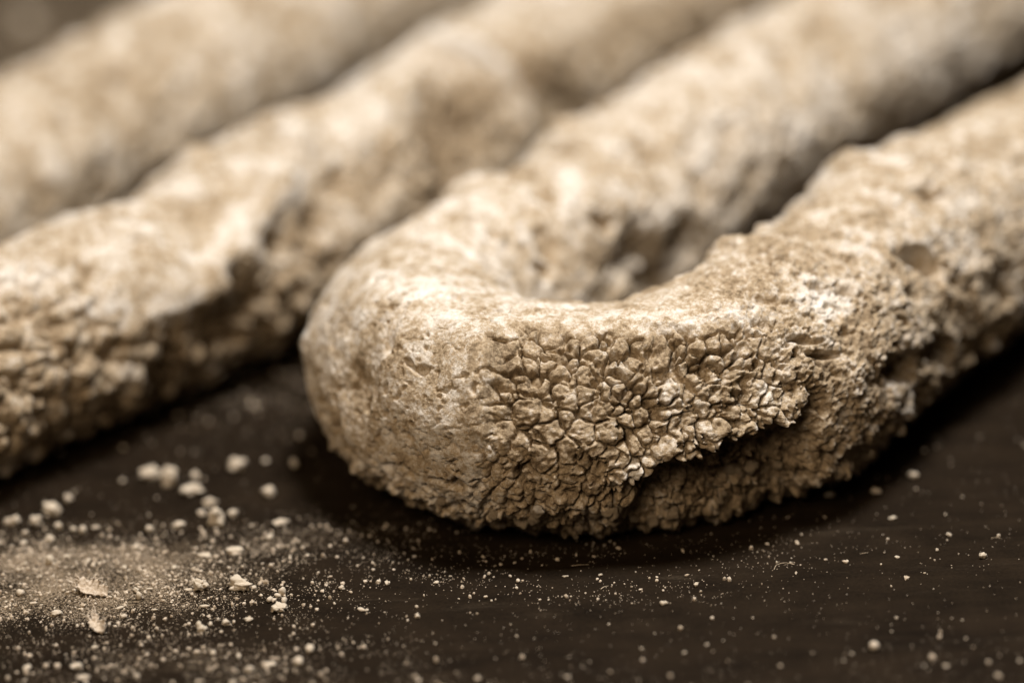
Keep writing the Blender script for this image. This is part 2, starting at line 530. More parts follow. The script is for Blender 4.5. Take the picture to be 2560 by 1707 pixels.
    sm += -0.10 * sst(0.45, 0.75, noise(P[k3], 0.22, 38) + gather + 0.18 * lowp) + 0.02 * noise(P[k3], 0.33, 59)
    sm = sm + 0.010 * noise(P[k3], 0.2, 54) + 0.006 * noise(P[k3], 0.06, 55)
    wl = P[k3] + np.stack([noise(P[k3], 0.12, 51), noise(P[k3], 0.12, 52), noise(P[k3], 0.12, 53)], 1) * 0.03
    near = 1 - sst(19.3, 20.6, S[k3])
    lines = np.clip(1 - np.abs(noise(wl, 0.42, 56)) / 0.035, 0, 1) * sst(-0.05, 0.15, noise(P[k3], 0.3, 57) + 0.35 * near - 0.15)
    sm = sm - 0.06 * lines * (0.25 + 0.75 * near)
    hs = np.zeros(len(P))
    hs[k3] = sm
    h = h + smooth * (hs + 0.012 * n2)

    # grit: sand-like grains of crust everywhere, coarser on the far arm
    dense = (S > 13.0) & (S < 22.5) & (PH > -56) & (PH < 106)
    kg = np.where(dense)[0]
    z1, zb, zi, zrv = voronoi(P[kg], 0.085, 61)
    z2, zb2, zi2, zrv2 = voronoi(P[kg], 0.045, 63)
    gr = np.zeros(len(P))
    gr[kg] = np.sqrt(np.clip(1 - (z1 / 0.062) ** 2, 0, 1)) * (zrv > 0.3) * (0.4 + zrv) + 0.35 * np.sqrt(np.clip(1 - (z2 / 0.034) ** 2, 0, 1))
    ga_ = 0.008 + 0.020 * por + 0.018 * under + 0.010 * cap_pow + 0.006 * crack
    ga_ = ga_ * (1 - 0.55 * smooth)
    h = h + gr * ga_ * np.clip(0.7 + 0.9 * n2, 0.1, 1.5)
    kc = np.where(~dense)[0]
    z1, zb, zi, zrv = voronoi(P[kc], 0.26, 65)
    gc = np.zeros(len(P))
    gc[kc] = 0.10 * np.sqrt(np.clip(1 - (z1 / 0.2) ** 2, 0, 1)) * (0.2 + zrv) + 0.09 * fbm(P[kc], 0.45, 3, 66, 0.6, True) - 0.09
    edge_d = 1 - sst(12.0, 13.0, S)
    h = h + gc * np.maximum(np.maximum(edge_d, sst(22.5, 24.0, S)), sst(106, 122, PH)) * np.where(PH < -60, 0.4, 1) * 0.55

    # single features -----------------------------------------------------------
    j = 0.35 * n2 + 0.15 * n3
    led = np.interp(S, [15.2, 16.0, 16.75, 17.5, 18.1], [16, 5, 2, -9, -22]) + 5 * n2 + 2.5 * n3     # broken rim of the crust
    cav = (1 - sst(led - 2.0, led, PH)) * sst(-62, -30, PH)
    cav = cav * sst(15.3, 15.9, S + 0.2 * n2) * (1 - sst(17.3, 18.0, S + 0.2 * n2))
    h = h - 0.55 * cav + cav * (0.08 * n2 + 0.05 * n3)
    h = h + 0.10 * np.exp(-((PH - led - 4) / 6) ** 2) * sst(15.4, 16.0, S) * (1 - sst(17.2, 17.8, S)) * (PH > led - 1)
    for s0, p0, rs, rp, rot, dep in [(15.47, 38, 0.26, 0.055, 0.55, 0.32), (15.28, 28, 0.34, 0.06, 0.45, 0.36), (14.9, 33, 0.2, 0.05, 0.5, 0.08),
                                     (12.5, 38, 0.50, 0.26, 0.7, 0.3), (12.95, 49, 0.30, 0.17, 0.6, 0.2), (13.4, 30, 0.3, 0.12, 0.6, 0.14),
                                     (10.9, 66, 0.5, 0.12, -0.5, 0.15), (11.8, 20, 0.3, 0.15, 0.3, 0.16), (14.2, 4, 0.5, 0.28, 0.3, 0.30),
                                     (13.0, -4, 0.6, 0.3, 0.3, 0.35), (10.6, 8, 0.5, 0.3, 0.2, 0.25), (15.6, 62, 0.22, 0.09, 0.8, 0.12),
                                     (17.2, 52, 0.20, 0.12, 0.2, 0.16), (16.75, 40, 0.22, 0.10, 0.5, 0.14), (17.9, 44, 0.05, 0.2, 0.5, 0.10)]:
        h = h - dep * dent(blob(t, s0, p0, rs, rp, rot, soft=j * 0.8) * 1.1)
    for s0, p0, rs, rp, dep in [(12.45, 39, 0.36, 0.20, 0.95), (12.95, 48, 0.20, 0.12, 0.5), (10.9, 64, 0.30, 0.10, 0.4), (14.1, 0, 0.4, 0.16, 0.25), (12.6, -8, 0.5, 0.22, 0.3)]:
        h = h - dep * np.exp(-np.clip(blob(t, s0, p0, rs, rp, 0.7, 1, j * 0.7), 0, 3) ** 5)       # holes with steep walls
    bn = 1.5
    h = h - 0.10 * dent(blob(t, 20.55, 16, 0.55, 0.75, 0, bn, j * 0.4))
    step = sst(-0.07, 0.05, (20.12 + 0.10 * n2 + 0.0035 * np.abs(PH - 40) - S) * bn) * np.exp(-((PH - 36) / 34.0) ** 4)
    h = h + 0.13 * step * smooth
    h = h - 0.26 * dent(blob(t, 20.22, 47, 0.09, 0.19, 0.0, bn, j * 0.3))
    h = h - 0.16 * dent(blob(t, 21.5, 3, 0.16, 0.22, 0, bn, j * 0.3)) + 0.10 * dent(blob(t, 21.75, 14, 0.25, 0.3, 0, bn))
    h = h - 0.25 * dent(blob(t, 19.9, -22, 0.10, 0.12, 0, bn, j * 0.5))
    h = h + 0.07 * np.exp(-((S - 19.02 - 0.06 * n2) / 0.10) ** 2) * sst(8, 25, PH) * (1 - sst(60, 75, PH))      # proud edge where the skin stops
    # knobs on the upper outline of the near arm
    h = h + 0.28 * dent(blob(t, 14.7, 118, 0.5, 0.7)) - 0.28 * dent(blob(t, 12.2, 128, 0.8, 0.8)) + 0.28 * dent(blob(t, 10.6, 118, 0.45, 0.8, 0, 1, j * 0.5)) + 0.12 * dent(blob(t, 8.9, 120, 0.5, 0.6))
    h = h - 0.06 * dent(blob(t, 17.8, 92, 1.2, 0.6)) - 0.14 * dent(blob(t, 13.6, 70, 0.9, 0.6)) - 0.15 * dent(blob(t, 9.4, 60, 0.9, 0.8))
    # far arm
    h = h + (S > 24) * (-0.05 + 0.08 * noise(P, 1.3, 61) + 0.05 * noise(P, 0.5, 62) * sst(24, 26, S))
    h = h + 0.16 * dent(blob(t, 25.2, 62, 0.7, 0.8)) + 0.18 * dent(blob(t, 28.3, 58, 0.7, 0.8)) - 0.12 * dent(blob(t, 23.6, 55, 0.6, 0.7))
    k4 = np.where(S > 22.5)[0]
    a1, ab, ai, arv = voronoi(P[k4] + np.stack([noise(P[k4], 0.5, 63), noise(P[k4], 0.5, 64), noise(P[k4], 0.5, 65)], 1) * 0.15, 0.75, 33)
    hole = np.zeros(len(P))
    hole[k4] = np.clip(1 - (a1 / (0.14 + 0.22 * arv)) ** 2, 0, 1) * (arv > 0.35)
    hole = hole * sst(22.5, 24, S)
    h = h - 0.20 * hole
    h = h - 0.7 * dent(blob(t, 26.7, 170, 0.6, 0.5, 0, 1, j * 0.6)) - 0.6 * dent(blob(t, 28.0, 176, 0.4, 0.5, 0, 1, j * 0.6)) - 0.4 * dent(blob(t, 27.3, -166, 0.9, 0.6, 0, 1, j * 0.5))

    # mould powder: where it lies thick; browner underneath, in cavity, dent and holes -------------------------
    pcol = 0.44 + 0.16 * n1 + 0.10 * big
    pcol = pcol + smooth * (0.20 - 0.08 * n1) + 0.16 * cap_pow
    pcol = pcol + 0.5 * np.clip(1.15 - blob(t, 14.75, 54, 0.55, 0.42, 0.4, 1, j * 0.9), 0, 1) ** 0.7 * sst(-0.4, 0.1, n2 + 0.3)
    pcol = pcol + 0.2 * np.clip(1.15 - blob(t, 16.3, 64, 0.5, 0.35, 0.3, 1, j), 0, 1)
    pcol = pcol + 0.25 * np.clip(1.2 - blob(t, 20.4, 80, 0.7, 0.4, 0, bn, j), 0, 1)
    pcol = pcol - 0.22 * np.clip(1.1 - blob(t, 20.55, 16, 0.5, 0.7, 0, bn, j), 0, 1)
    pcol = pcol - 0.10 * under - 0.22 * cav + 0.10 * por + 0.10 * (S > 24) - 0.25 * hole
    pcol = pcol + 0.06 * (hf > 0.01) * crack

    V = P + t.D * (h * t.cap)[:, None]
    V[:, 2] = np.maximum(V[:, 2], 0.012 + 0.01 * n3)
    # pieces
    F = t.F
    fi = cid[F]
    same = (fi[:, 0] == fi[:, 1]) & (fi[:, 0] == fi[:, 2]) & (fi[:, 0] == fi[:, 3]) & (fi[:, 0] >= 0)
    fid = np.where(same, fi[:, 0], -1)
    u, cnt = np.unique(fid, return_counts=True)
    small = u[(cnt < 110)]
    fid[np.isin(fid, small)] = -1
    origin = np.array([2.0, 6.0, 0.0])
    root = empty('sausage', Vector(origin * CM))
    tag(root, 'nearest mould-covered dried sausage bent into a loop, its cracked crusty front in sharp focus', 'sausage', 'dried sausages lying on the dark tabletop')
    def part(name, sel):
        f = F[sel]
        vi, inv = np.unique(f, return_inverse=True)
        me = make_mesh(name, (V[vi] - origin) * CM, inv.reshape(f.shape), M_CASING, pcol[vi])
        return link(name, me, root)
    part('casing', fid == -1)['label'] = 'pale powdery casing, smooth round the bend and pitted along the arms'
    order = np.argsort(fid, kind='stable')
    fs = fid[order]
    for c in np.unique(fid):
        if c == -1:
            continue
        a, b_ = np.searchsorted(fs, c), np.searchsorted(fs, c, 'right')
        part('crust_scale', order[a:b_])
    return t, V, h, root, origin

# ---- the two sausages behind
def build_back(pts, which, label, origin):
    st = 0.035 if which == 'mid' else 0.06
    t = Tube(pts, -1, lambda x: np.where((x > 1) & (x < 24), st, 0.09), lambda p: np.where((p > -70) & (p < 125), st * 32, 0.12 * 32))
    P, S, PH = t.P, t.S, t.PH
    big, n1, n2, n3 = fbm(P + 40, 3.2, 2, 1), noise(P, 0.9, 71), noise(P, 0.4, 72), noise(P, 0.15, 73)
    j = 0.35 * n2 + 0.15 * n3
    h = 0.18 * big + 0.07 * n1 + 0.04 * n2
    pcol = 0.52 + 0.18 * n1 + 0.15 * big
    if which == 'mid':
        edge = 14 * n1 + np.interp(S, [3, 5.2, 6.4, 7.2, 8.5, 9.6, 11, 13, 15, 20], [60, 50, 16, 8, 20, 34, 46, 52, 55, 45]) + 9 * n2 + 4 * n3
        skin = sst(edge - 14, edge + 8, PH)
        rough = (1 - skin) * (0.8 - 0.45 * sst(9.5, 11.5, S))
        warp = np.stack([noise(P, 0.3, 74), noise(P, 0.3, 75), noise(P, 0.3, 76)], 1) * 0.09
        f1, bd, ids, rv = voronoi(P + warp, 0.36, 23)
        f1b, bdb, idb, rvb = voronoi(P + warp, 0.2, 24)
        h = h + 0.05 * skin
        h = h + rough * (0.10 * np.clip(1 - (f1 / 0.24) ** 2, 0, 1) * (0.3 + rv) - 0.10 * np.exp(-(bd / 0.04) ** 1.4) + 0.10 * (rv - 0.5) + 0.05 * n2 + 0.05 * np.clip(1 - (f1b / 0.13) ** 2, 0, 1))
        nod = (1 - sst(5.4, 6.6, S)) * (1 - sst(70, 100, PH))
        h = h + nod * skin * (0.07 * np.clip(1 - (f1 / 0.24) ** 2, 0, 1) * (0.3 + rv) - 0.06 * np.exp(-(bd / 0.04) ** 1.4))
        h = h - 0.14 * sst(6.3, 6.9, S + 0.25 * n2) * (1 - sst(7.9, 9.5, S)) * (1 - sst(6, 16, PH)) * sst(-60, -30, PH)
        for s0, p0, rs, rp, dp in [(8.72, 71, 0.5, 0.3, 0.14), (8.48, 17, 0.28, 0.28, 0.36), (9.62, 26, 0.4, 0.4, 0.36), (10.6, 22, 0.5, 0.4, 0.2),
                                   (15.0, 52, 0.9, 0.6, 0.35), (14.2, 40, 0.6, 0.7, 0.20), (15.4, 20, 1.3, 0.9, 0.35), (17.8, 48, 0.7, 1.0, 0.6), (18.6, 10, 1.0, 0.9, 0.3),
                                   (12.6, 30, 0.9, 0.5, 0.15), (7.6, 78, 0.6, 0.4, 0.12), (11.0, 60, 0.35, 0.6, 0.1)]:
            h = h - dp * dent(blob(t, s0, p0, rs, rp, 0, 1, j * 0.7))
        h = h - 0.34 * dent(blob(t, 8.6, 118, 0.9, 0.8)) + 0.24 * dent(blob(t, 10.3, 116, 0.35, 0.4)) + 0.14 * dent(blob(t, 11.9, 116, 0.8, 0.7)) + 0.06 * dent(blob(t, 15.0, 120, 1.6, 1.0)) + 0.1 * dent(blob(t, 18.4, 120, 1.3, 1.0))
        fold = np.exp(-((S - 16.75 - 0.010 * (60 - PH) + 0.0002 * (PH - 60) ** 2) / 0.20) ** 2) * sst(2, 20, PH) * (1 - sst(80, 115, PH))
        rid = np.interp(S, [7.4, 9.0, 12.2], [12, 34, 84])
        on = sst(7.4, 8.2, S) * (1 - sst(11.6, 12.6, S))
        h = h + on * (0.20 * np.exp(-((PH - rid) / 13) ** 2) - 0.16 * np.exp(-((PH - rid + 34) / 20) ** 2) - 0.10 * np.exp(-((PH - rid - 36) / 22) ** 2))
        h = h + 0.36 * fold - 0.34 * dent(blob(t, 14.4, 118, 1.5, 1.1)) - 0.26 * dent(blob(t, 15.6, 122, 1.4, 1.0)) - 0.28 * np.exp(-np.clip(blob(t, 14.9, 36, 1.5, 0.6, 0.5, 1, j * 1.2), 0, 3) ** 3)
        h = h - 0.12 * sst(17.0, 17.5, S)
        pcol = pcol + 0.10 * skin - 0.10 * (1 - skin) + 0.45 * fold + 0.15 * dent(blob(t, 9.4, 45, 1.6, 0.8, 0, 1, j)) + 0.12 * dent(blob(t, 12, 76, 1.2, 0.6, 0, 1, j)) - 0.4 * dent(blob(t, 15.3, 40, 1.1, 1.0, 0, 1, j)) - 0.3 * dent(blob(t, 18.2, 40, 1.0, 1.0, 0, 1, j)) - 0.2 * dent(blob(t, 8.7, 71, 0.5, 0.35, 0, 1, j))  # fold toned paler, hollows darker: shading of the relief put into the colour
    else:
        wr = fbm(np.stack([S * 1.0, PH * 0.012, PH * 0], 1).astype(np.float32), 1.1, 3, 77)
        h = h + 0.16 * wr + 0.03 * n3
        pcol = pcol + 0.2 * wr
    z1, zb, zi, zrv = voronoi(P, 0.30, 91)
    b1 = fbm(P, 0.6, 4, 92, 0.6)
    amt = np.clip(0.55 + 0.8 * noise(P, 1.6, 93), 0.1, 1.2)
    h = h + amt * (0.10 * np.sqrt(np.clip(1 - (z1 / 0.22) ** 2, 0, 1)) * (0.2 + zrv) - 0.22 * sst(0.12, 0.45, b1) + 0.06 * fbm(P, 0.45, 3, 94, 0.6, True) - 0.10)
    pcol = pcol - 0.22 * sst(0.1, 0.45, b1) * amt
    V = P + t.D * (h * t.cap)[:, None]
    V[:, 2] = np.maximum(V[:, 2], 0.012)
    origin = np.array(origin)
    root = empty('sausage', Vector(origin * CM))
    tag(root, label, 'sausage', 'dried sausages lying on the dark tabletop')
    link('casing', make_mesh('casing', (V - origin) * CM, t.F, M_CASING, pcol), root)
    return t, V, h, root, origin

T1, V1, H1, ROOT1, ORG1 = build_front()
build_back(MID, 'mid', 'blurred middle sausage at left with torn white casing and a raised fold of skin', (-2.4, 11.3, 0))
build_back(FAR, 'far', 'farthest and most blurred sausage crossing the top left corner', (-6.9, 17.5, 0))

# ------------------------------------------------------------------ crumbs
def lump_mesh(name, seed, sub, mat, elong=(1, 1, 1), rough=0.35, balls=1):
    """unit-sized rugged crumb resting on z = 0"""
    rs = np.random.RandomState(seed)
    bm = bmesh.new()
    bmesh.ops.create_icosphere(bm, subdivisions=sub, radius=1.0)
    V = np.array([v.co[:] for v in bm.verts])
    F = np.array([[v.index for v in f.verts] for f in bm.faces])
    bm.free()
    d = V.copy()
    cen = rs.uniform(-0.55, 0.55, (balls, 3)) * (np.array(elong) - 0.3).clip(0.2, 3)
    cen[0] = 0
    br = rs.uniform(0.5, 0.85, balls)
    br[0] = 0.75
    rr = np.zeros(len(V))
    for c, r in zip(cen, br):                                   # star-shaped union of balls
        bdot = d @ c
        disc = bdot ** 2 - (c @ c) + r * r
        rr = np.maximum(rr, np.where(disc > 0, bdot + np.sqrt(np.maximum(disc, 0)), 0))
    rr = np.maximum(rr, 0.3)
    q = d * rr[:, None] + seed * 3.7
    rr = rr * (1 + rough * noise(q, 0.7, seed) + rough * 0.7 * noise(q, 0.33, seed + 1) + rough * 0.35 * noise(q, 0.16, seed + 2))
    V = d * rr[:, None] * np.array(elong)
    V[:, 2] -= np.quantile(V[:, 2], 0.08)
    V[:, 2] = np.maximum(V[:, 2], 0)
    ext = max(np.ptp(V[:, 0]), np.ptp(V[:, 1])) / 2
    return make_mesh(name, V / ext, F, mat)

def unproject(px, py):
    """place on the board seen at a pixel of the 2560-wide photograph, cm"""
    K = 36.0 / (2560 * 101.25)
    d = fwd + c_right * (px - 1280) * K - c_up * (py - 853.5) * K
    tt = -cam_pos[2] / d[2]
    return cam_pos + d * tt

rng = random.Random(4)
BIG = [
    (64, 75, 60, (1, 1, 0.9), 2, 'huge soft out-of-focus pale crumb in the top left corner'),  # x, y of its foot in the photograph, width px, elongation, balls, label
    (603, 1482, 72, (1.25, 1, 0.8), 7, 'largest pale crumb in focus, knobbly and flat-topped, on the powdery board at left'),
    (503, 1478, 40, (1, 0.9, 0.95), 6, 'round crumb with a shaded hollow underneath, just left of the largest crumb'),
    (468, 1479, 26, (1.6, 0.8, 0.5), 3, 'small flat crumb touching the left side of the hollow crumb'),
    (698, 1533, 44, (1.25, 1, 0.75), 5, 'loaf-shaped pale crumb lying right of and in front of the largest crumb'),
    (711, 1504, 17, (1, 1, 0.9), 3, 'little pale crumb just behind the loaf-shaped crumb'),
    (372, 1203, 62, (1.2, 0.9, 0.75), 4, 'blurred crumb, left one of the touching pair between the two front sausages'),
    (425, 1215, 48, (0.85, 0.9, 1.1), 3, 'blurred taller crumb, right one of the touching pair between the two front sausages'),
    (484, 1240, 64, (1.2, 1, 0.65), 4, 'blurred flat crumb right of the touching pair of crumbs'),
    (490, 1200, 24, (1, 1, 1), 2, 'blurred little crumb just behind the flat crumb beside the touching pair'),
    (522, 1268, 40, (1.1, 1, 0.8), 3, 'blurred round crumb between the flat crumb and the forked crumb'),
    (540, 1318, 46, (0.9, 0.8, 1.2), 4, 'blurred forked crumb, upright middle lump on the edge of the powder'),
    (505, 1292, 24, (1, 1, 0.9), 2, 'blurred little lump at the left of the forked crumb'),
    (583, 1295, 30, (1, 1, 0.9), 2, 'blurred little lump at the right of the forked crumb'),
    (594, 1180, 46, (1, 1, 0.9), 3, 'blurred lone round crumb left of the looped sausage nose'),
    (735, 1170, 28, (1, 1, 0.9), 2, 'dim blurred crumb close to the lower left of the looped sausage nose'),
    (675, 1243, 36, (1, 1, 0.9), 3, 'dim blurred crumb on dark board halfway between lone round crumb and powder'),
    (31, 1315, 46, (1.15, 1, 0.8), 3, 'blurred crumb at the far left edge of the board'),
    (90, 1318, 32, (1, 1, 1.2), 3, 'blurred upright crumb, second from the left edge of the board'),
    (131, 1290, 48, (1, 1, 0.85), 4, 'blurred broad crumb behind the upright crumb at left'),
    (148, 1325, 20, (1, 1, 1), 2, 'blurred small crumb in front of the broad crumb at left'),
    (126, 1356, 26, (1, 1, 0.8), 2, 'blurred oval crumb in front of the small crumb near the left edge'),
    (171, 1256, 26, (1, 1, 0.9), 2, 'blurred single crumb farthest back on the dark board at left'),
    (699, 1316, 44, (1.2, 1, 0.6), 4, 'blurred wide crumb at the far right end of the powder patch'),
    (447, 1322, 34, (1.2, 1, 0.7), 3, 'blurred crumb left of the forked crumb, at the back of the powder patch'),
    (375, 1331, 20, (1, 1, 1.1), 2, 'blurred upright crumb at the back of the powder patch'),
    (515, 1397, 38, (1.4, 1, 0.55), 4, 'bright oblong crumb lying behind the largest crumb'),
    (585, 1388, 46, (1.3, 1, 0.6), 4, 'soft pale crumb behind the largest crumb, right of the oblong one'),
    (143, 1541, 30, (1.1, 1, 0.8), 4, 'knobbly crumb in front of the left end of the casing shred'),
    (341, 1482, 19, (1, 1, 0.9), 3, 'small sharp crumb right of the casing shred'),
    (374, 1476, 21, (1.5, 0.7, 0.55), 2, 'little rod-shaped crumb right of the casing shred'),
    (310, 1548, 19, (1, 1, 0.9), 3, 'small crumb in the row in front of the casing shred'),
    (565, 1565, 22, (1, 1, 0.9), 3, 'grey blurred crumb in front of the largest crumb'),
    (507, 1580, 28, (1.1, 1, 0.8), 3, 'pale blurred crumb in front of and left of the largest crumb'),
    (620, 1555, 24, (1.2, 1, 0.7), 3, 'dull blurred crumb in front of and right of the largest crumb'),
    (668, 1670, 42, (1.4, 1, 0.5), 3, 'very blurred wide crumb near the bottom edge at left'),
    (208, 1700, 36, (1.4, 1, 0.5), 3, 'very blurred wide crumb cut by the bottom edge at far left'),
    (187, 1672, 34, (1.2, 1, 0.5), 3, 'very blurred crumb just behind the one cut by the bottom edge'),
    (2186, 1626, 26, (1, 1, 0.95), 1, 'round bright out-of-focus crumb near the bottom edge at right'),
    (2458, 1396, 24, (1.1, 1, 0.9), 6, 'largest sharp crumb on the dark board at right'),
    (2118, 1408, 13, (1, 1, 0.9), 3, 'tiny sharp crumb, left of the tiny one halfway to the largest crumb at right'),
    (2245, 1397, 14, (1.2, 1, 0.75), 3, 'tiny sharp crumb about halfway along the dark board at right'),
    (2372, 1340, 14, (1.2, 1, 0.8), 3, 'tiny crumb behind and left of the largest sharp crumb at right'),
    (2343, 1378, 9, (1, 1, 0.9), 2, 'tiny round crumb between the halfway crumb and the largest one at right'),
    (2286, 1196, 28, (1.2, 1, 0.8), 3, 'blurred crumb farthest back on the board right of the sausage'),
    (2195, 1236, 30, (1.3, 1, 0.7), 3, 'blurred crumb on the board under the near arm of the looped sausage'),
    (2076, 1243, 30, (1.4, 1, 0.6), 3, 'blurred flat crumb closest to the near arm of the looped sausage'),
    (2232, 1300, 24, (1.6, 1, 0.6), 3, 'blurred flat crumb right of centre, in front of the one under the arm'),
    (1666, 1512, 14, (1, 1, 0.95), 2, 'bright round blurred crumb in front of the middle of the looped sausage'),
    (1740, 1468, 13, (1, 1, 1.1), 4, 'tall tiny crumb in front of the right part of the looped sausage'),
    (1412, 1444, 17, (1.7, 0.9, 0.6), 3, 'oblong tiny crumb in front of the middle of the looped sausage'),
    (1500, 1440, 13, (1.4, 0.9, 0.7), 2, 'smooth oval tiny crumb in front of the middle of the looped sausage'),
    (1223, 1438, 11, (1, 1, 0.9), 2, 'tiny crumb behind the powder smear in front of the loop'),
    (1395, 1403, 12, (1, 1, 0.9), 2, 'tiny crumb in the deep shadow just in front of the looped sausage'),
    (1089, 1461, 18, (1.5, 0.9, 0.7), 4, 'knobbly oblong tiny crumb left of the powder smear in front of the loop'),
    (946, 1461, 17, (1, 1, 0.9), 5, 'left one of two tiny crumbs side by side below the sausage nose'),
    (969, 1463, 17, (1, 1, 0.8), 5, 'right one of two tiny crumbs side by side below the sausage nose'),
    (855, 1475, 15, (1, 1, 0.9), 4, 'lone tiny sharp crumb between the largest crumb and the side-by-side pair'),
    (1043, 1546, 16, (1, 1, 0.9), 3, 'blurred bright crumb in front of the side-by-side pair'),
]
for i, (px, py, wpx, el, balls, label) in enumerate(BIG):
    p = unproject(px, py)
    dep = (p - cam_pos) @ fwd
    rcm = wpx * 0.5 * 36 / (2560 * 101.25) * dep
    sub = 4 if wpx >= 40 else 3
    me = lump_mesh('crumb', 100 + i, sub, M_CRUMB, el, 0.48 if balls > 1 else 0.12, balls)
    o = link('crumb', me)
    o.location = Vector((p[0], p[1] + rcm * 0.6, 0.002)) * CM
    o.scale = (rcm * CM,) * 3
    o.rotation_euler = (0, 0, rng.uniform(-0.25, 0.25))
    tag(o, label, 'crumb', 'crumbs on the dark tabletop')

small = [lump_mesh('small_crumb', 300 + i, 2, M_CRUMB, ((1, 1, .85), (1.3, .9, .7), (1.6, .8, .6), (1, .8, 1))[i % 4], 0.32, 1 + i % 4) for i in range(10)]
def outline_front(x, y):
    """true where the board lies under or very near the looped sausage"""
    d = np.hypot(T1.Q[::8, 0] - x, T1.Q[::8, 1] - y)
    return d.min() < 1.2
npl = 0
while npl < 170:
    x, y = rng.uniform(-8.5, 8.5), rng.uniform(-4.6, 4.0)
    if rng.random() > float(powder_density(np.float64(x), np.float64(y))) * 1.25 + 0.06 or outline_front(x, y):
        continue
    left = x < -2
    rcm = (0.024 + 0.055 * rng.random() ** 3) if left else (0.018 + 0.026 * rng.random() ** 3)
    o = link('small_crumb', small[rng.randrange(10)])
    o.location = Vector((x, y, 0.001)) * CM
    o.scale = (rcm * CM,) * 3
    o.rotation_euler = (0, 0, rng.uniform(0, 6.28))
    if left:
        tag(o, 'one of the many pale pinhead crumbs strewn over the powdery left side', 'crumb', 'pinhead crumbs at left')
    else:
        tag(o, 'one of the many pale specks strewn over the dark board in front and right', 'crumb', 'pinhead crumbs at right')
    npl += 1

# loose powder: far too many grains to count
ico = bmesh.new()
bmesh.ops.create_icosphere(ico, subdivisions=1, radius=1.0)
IV = np.array([v.co[:] for v in ico.verts])
IF = np.array([[v.index for v in f.verts] for f in ico.faces])
ico.free()
rs = np.random.RandomState(11)
OV = np.array([[1, 0, 0], [-1, 0, 0], [0, 1, 0], [0, -1, 0], [0, 0, 1], [0, 0, -1]], float)
OF = np.array([[0, 2, 4], [2, 1, 4], [1, 3, 4], [3, 0, 4], [2, 0, 5], [1, 2, 5], [3, 1, 5], [0, 3, 5]])
def grains(n_try, n_max, gain, floor, rmin, rmax, pw, BV, BF):
    xy = np.stack([rs.uniform(-9.5, 9.5, n_try), rs.uniform(-5.5, 8, n_try)], 1)
    clump = fbm(np.column_stack([xy, np.zeros(n_try)]), 0.7, 4, 80, 0.6)
    dn = powder_density(xy[:, 0], xy[:, 1])
    keep = rs.rand(n_try) < gain * np.clip(dn * (0.75 + 1.5 * clump), 0, 1) ** 1.5 + floor
    xy = xy[keep][:n_max]
    n = len(xy)
    r0 = rmin + (rmax - rmin) * rs.rand(n) ** pw
    VV = BV[None] * (1 + rs.uniform(-0.3, 0.3, (n, len(BV), 1))) * rs.uniform(0.6, 1.35, (n, 1, 3)) * r0[:, None, None]
    an = rs.uniform(0, 6.28, n)
    c, s_ = np.cos(an)[:, None], np.sin(an)[:, None]
    X, Y = VV[..., 0] * c - VV[..., 1] * s_, VV[..., 0] * s_ + VV[..., 1] * c
    VV = np.stack([X + xy[:, :1], Y + xy[:, 1:], VV[..., 2] + r0[:, None] * 0.55], -1)
    FF = (BF[None] + (np.arange(n) * len(BV))[:, None, None]).reshape(-1, 3)
    return VV.reshape(-1, 3), FF
ga = grains(500000, 60000, 0.6, 0.004, 0.004, 0.010, 1.5, OV, OF)
gb_ = grains(250000, 26000, 0.26, 0.0018, 0.008, 0.036, 3.4, IV, IF)

VV = np.vstack([ga[0], gb_[0]])
FF = np.vstack([ga[1], gb_[1] + len(ga[0])])
o = link('powder', make_mesh('powder', VV * CM, FF, M_DUST, None, False))
o['kind'] = 'stuff'
o['label'] = 'fine pale powder scattered over the dark tabletop'
o['category'] = 'powder'

# crumbly lumps clinging to the lower edge of the looped sausage
lump_meshes = [lump_mesh('crust_lump', 500 + i, 3, M_CASING, (1, 1, 1), 0.33, 3) for i in range(8)]
for me in lump_meshes:
    a = me.attributes.new('powder', 'FLOAT', 'POINT')
    a.data.foreach_set('value', np.full(len(me.vertices), 0.45, np.float32))
cand = np.where((T1.S > 8.5) & (T1.S < 19.6) & (T1.PH > -62) & (T1.PH < -24))[0]
rs = np.random.RandomState(5)
for kx, vi in enumerate(rs.choice(cand, 130, replace=False)):
    p = V1[vi]
    if p[2] < 0.06:
        continue
    rcm = 0.04 + 0.11 * rs.rand() ** 2
    o = link('crust_lump', lump_meshes[kx % 8], ROOT1)
    o.location = Vector((p - ORG1 - np.array([0, 0, rcm * 0.5])) * CM)
    o.scale = (rcm * CM,) * 3
    o.rotation_euler = tuple(rs.uniform(-0.6, 0.6, 2)) + (rs.uniform(0, 6.28),)

# ------------------------------------------------------------------ shred of casing and fibres
def tube_mesh(name, pts, r, mat, sides=5):
    pts = np.array(pts, float)
    V, F = [], []
    for i, p in enumerate(pts):
        tdir = pts[min(i + 1, len(pts) - 1)] - pts[max(i - 1, 0)]
        tdir /= np.linalg.norm(tdir)
        a = np.cross(tdir, [0.1, 0.2, 1.0]); a /= np.linalg.norm(a)
        b2 = np.cross(tdir, a)
        rr = r * (1 - 0.6 * i / (len(pts) - 1))
        for k in range(sides):
            an = k * 2 * math.pi / sides
            V.append(p + rr * (math.cos(an) * a + math.sin(an) * b2))
        if i:
            for k in range(sides):
                k2 = (k + 1) % sides
                F.append([(i - 1) * sides + k, (i - 1) * sides + k2, i * sides + k2, i * sides + k])
    return make_mesh(name, np.array(V) * CM, F, mat)

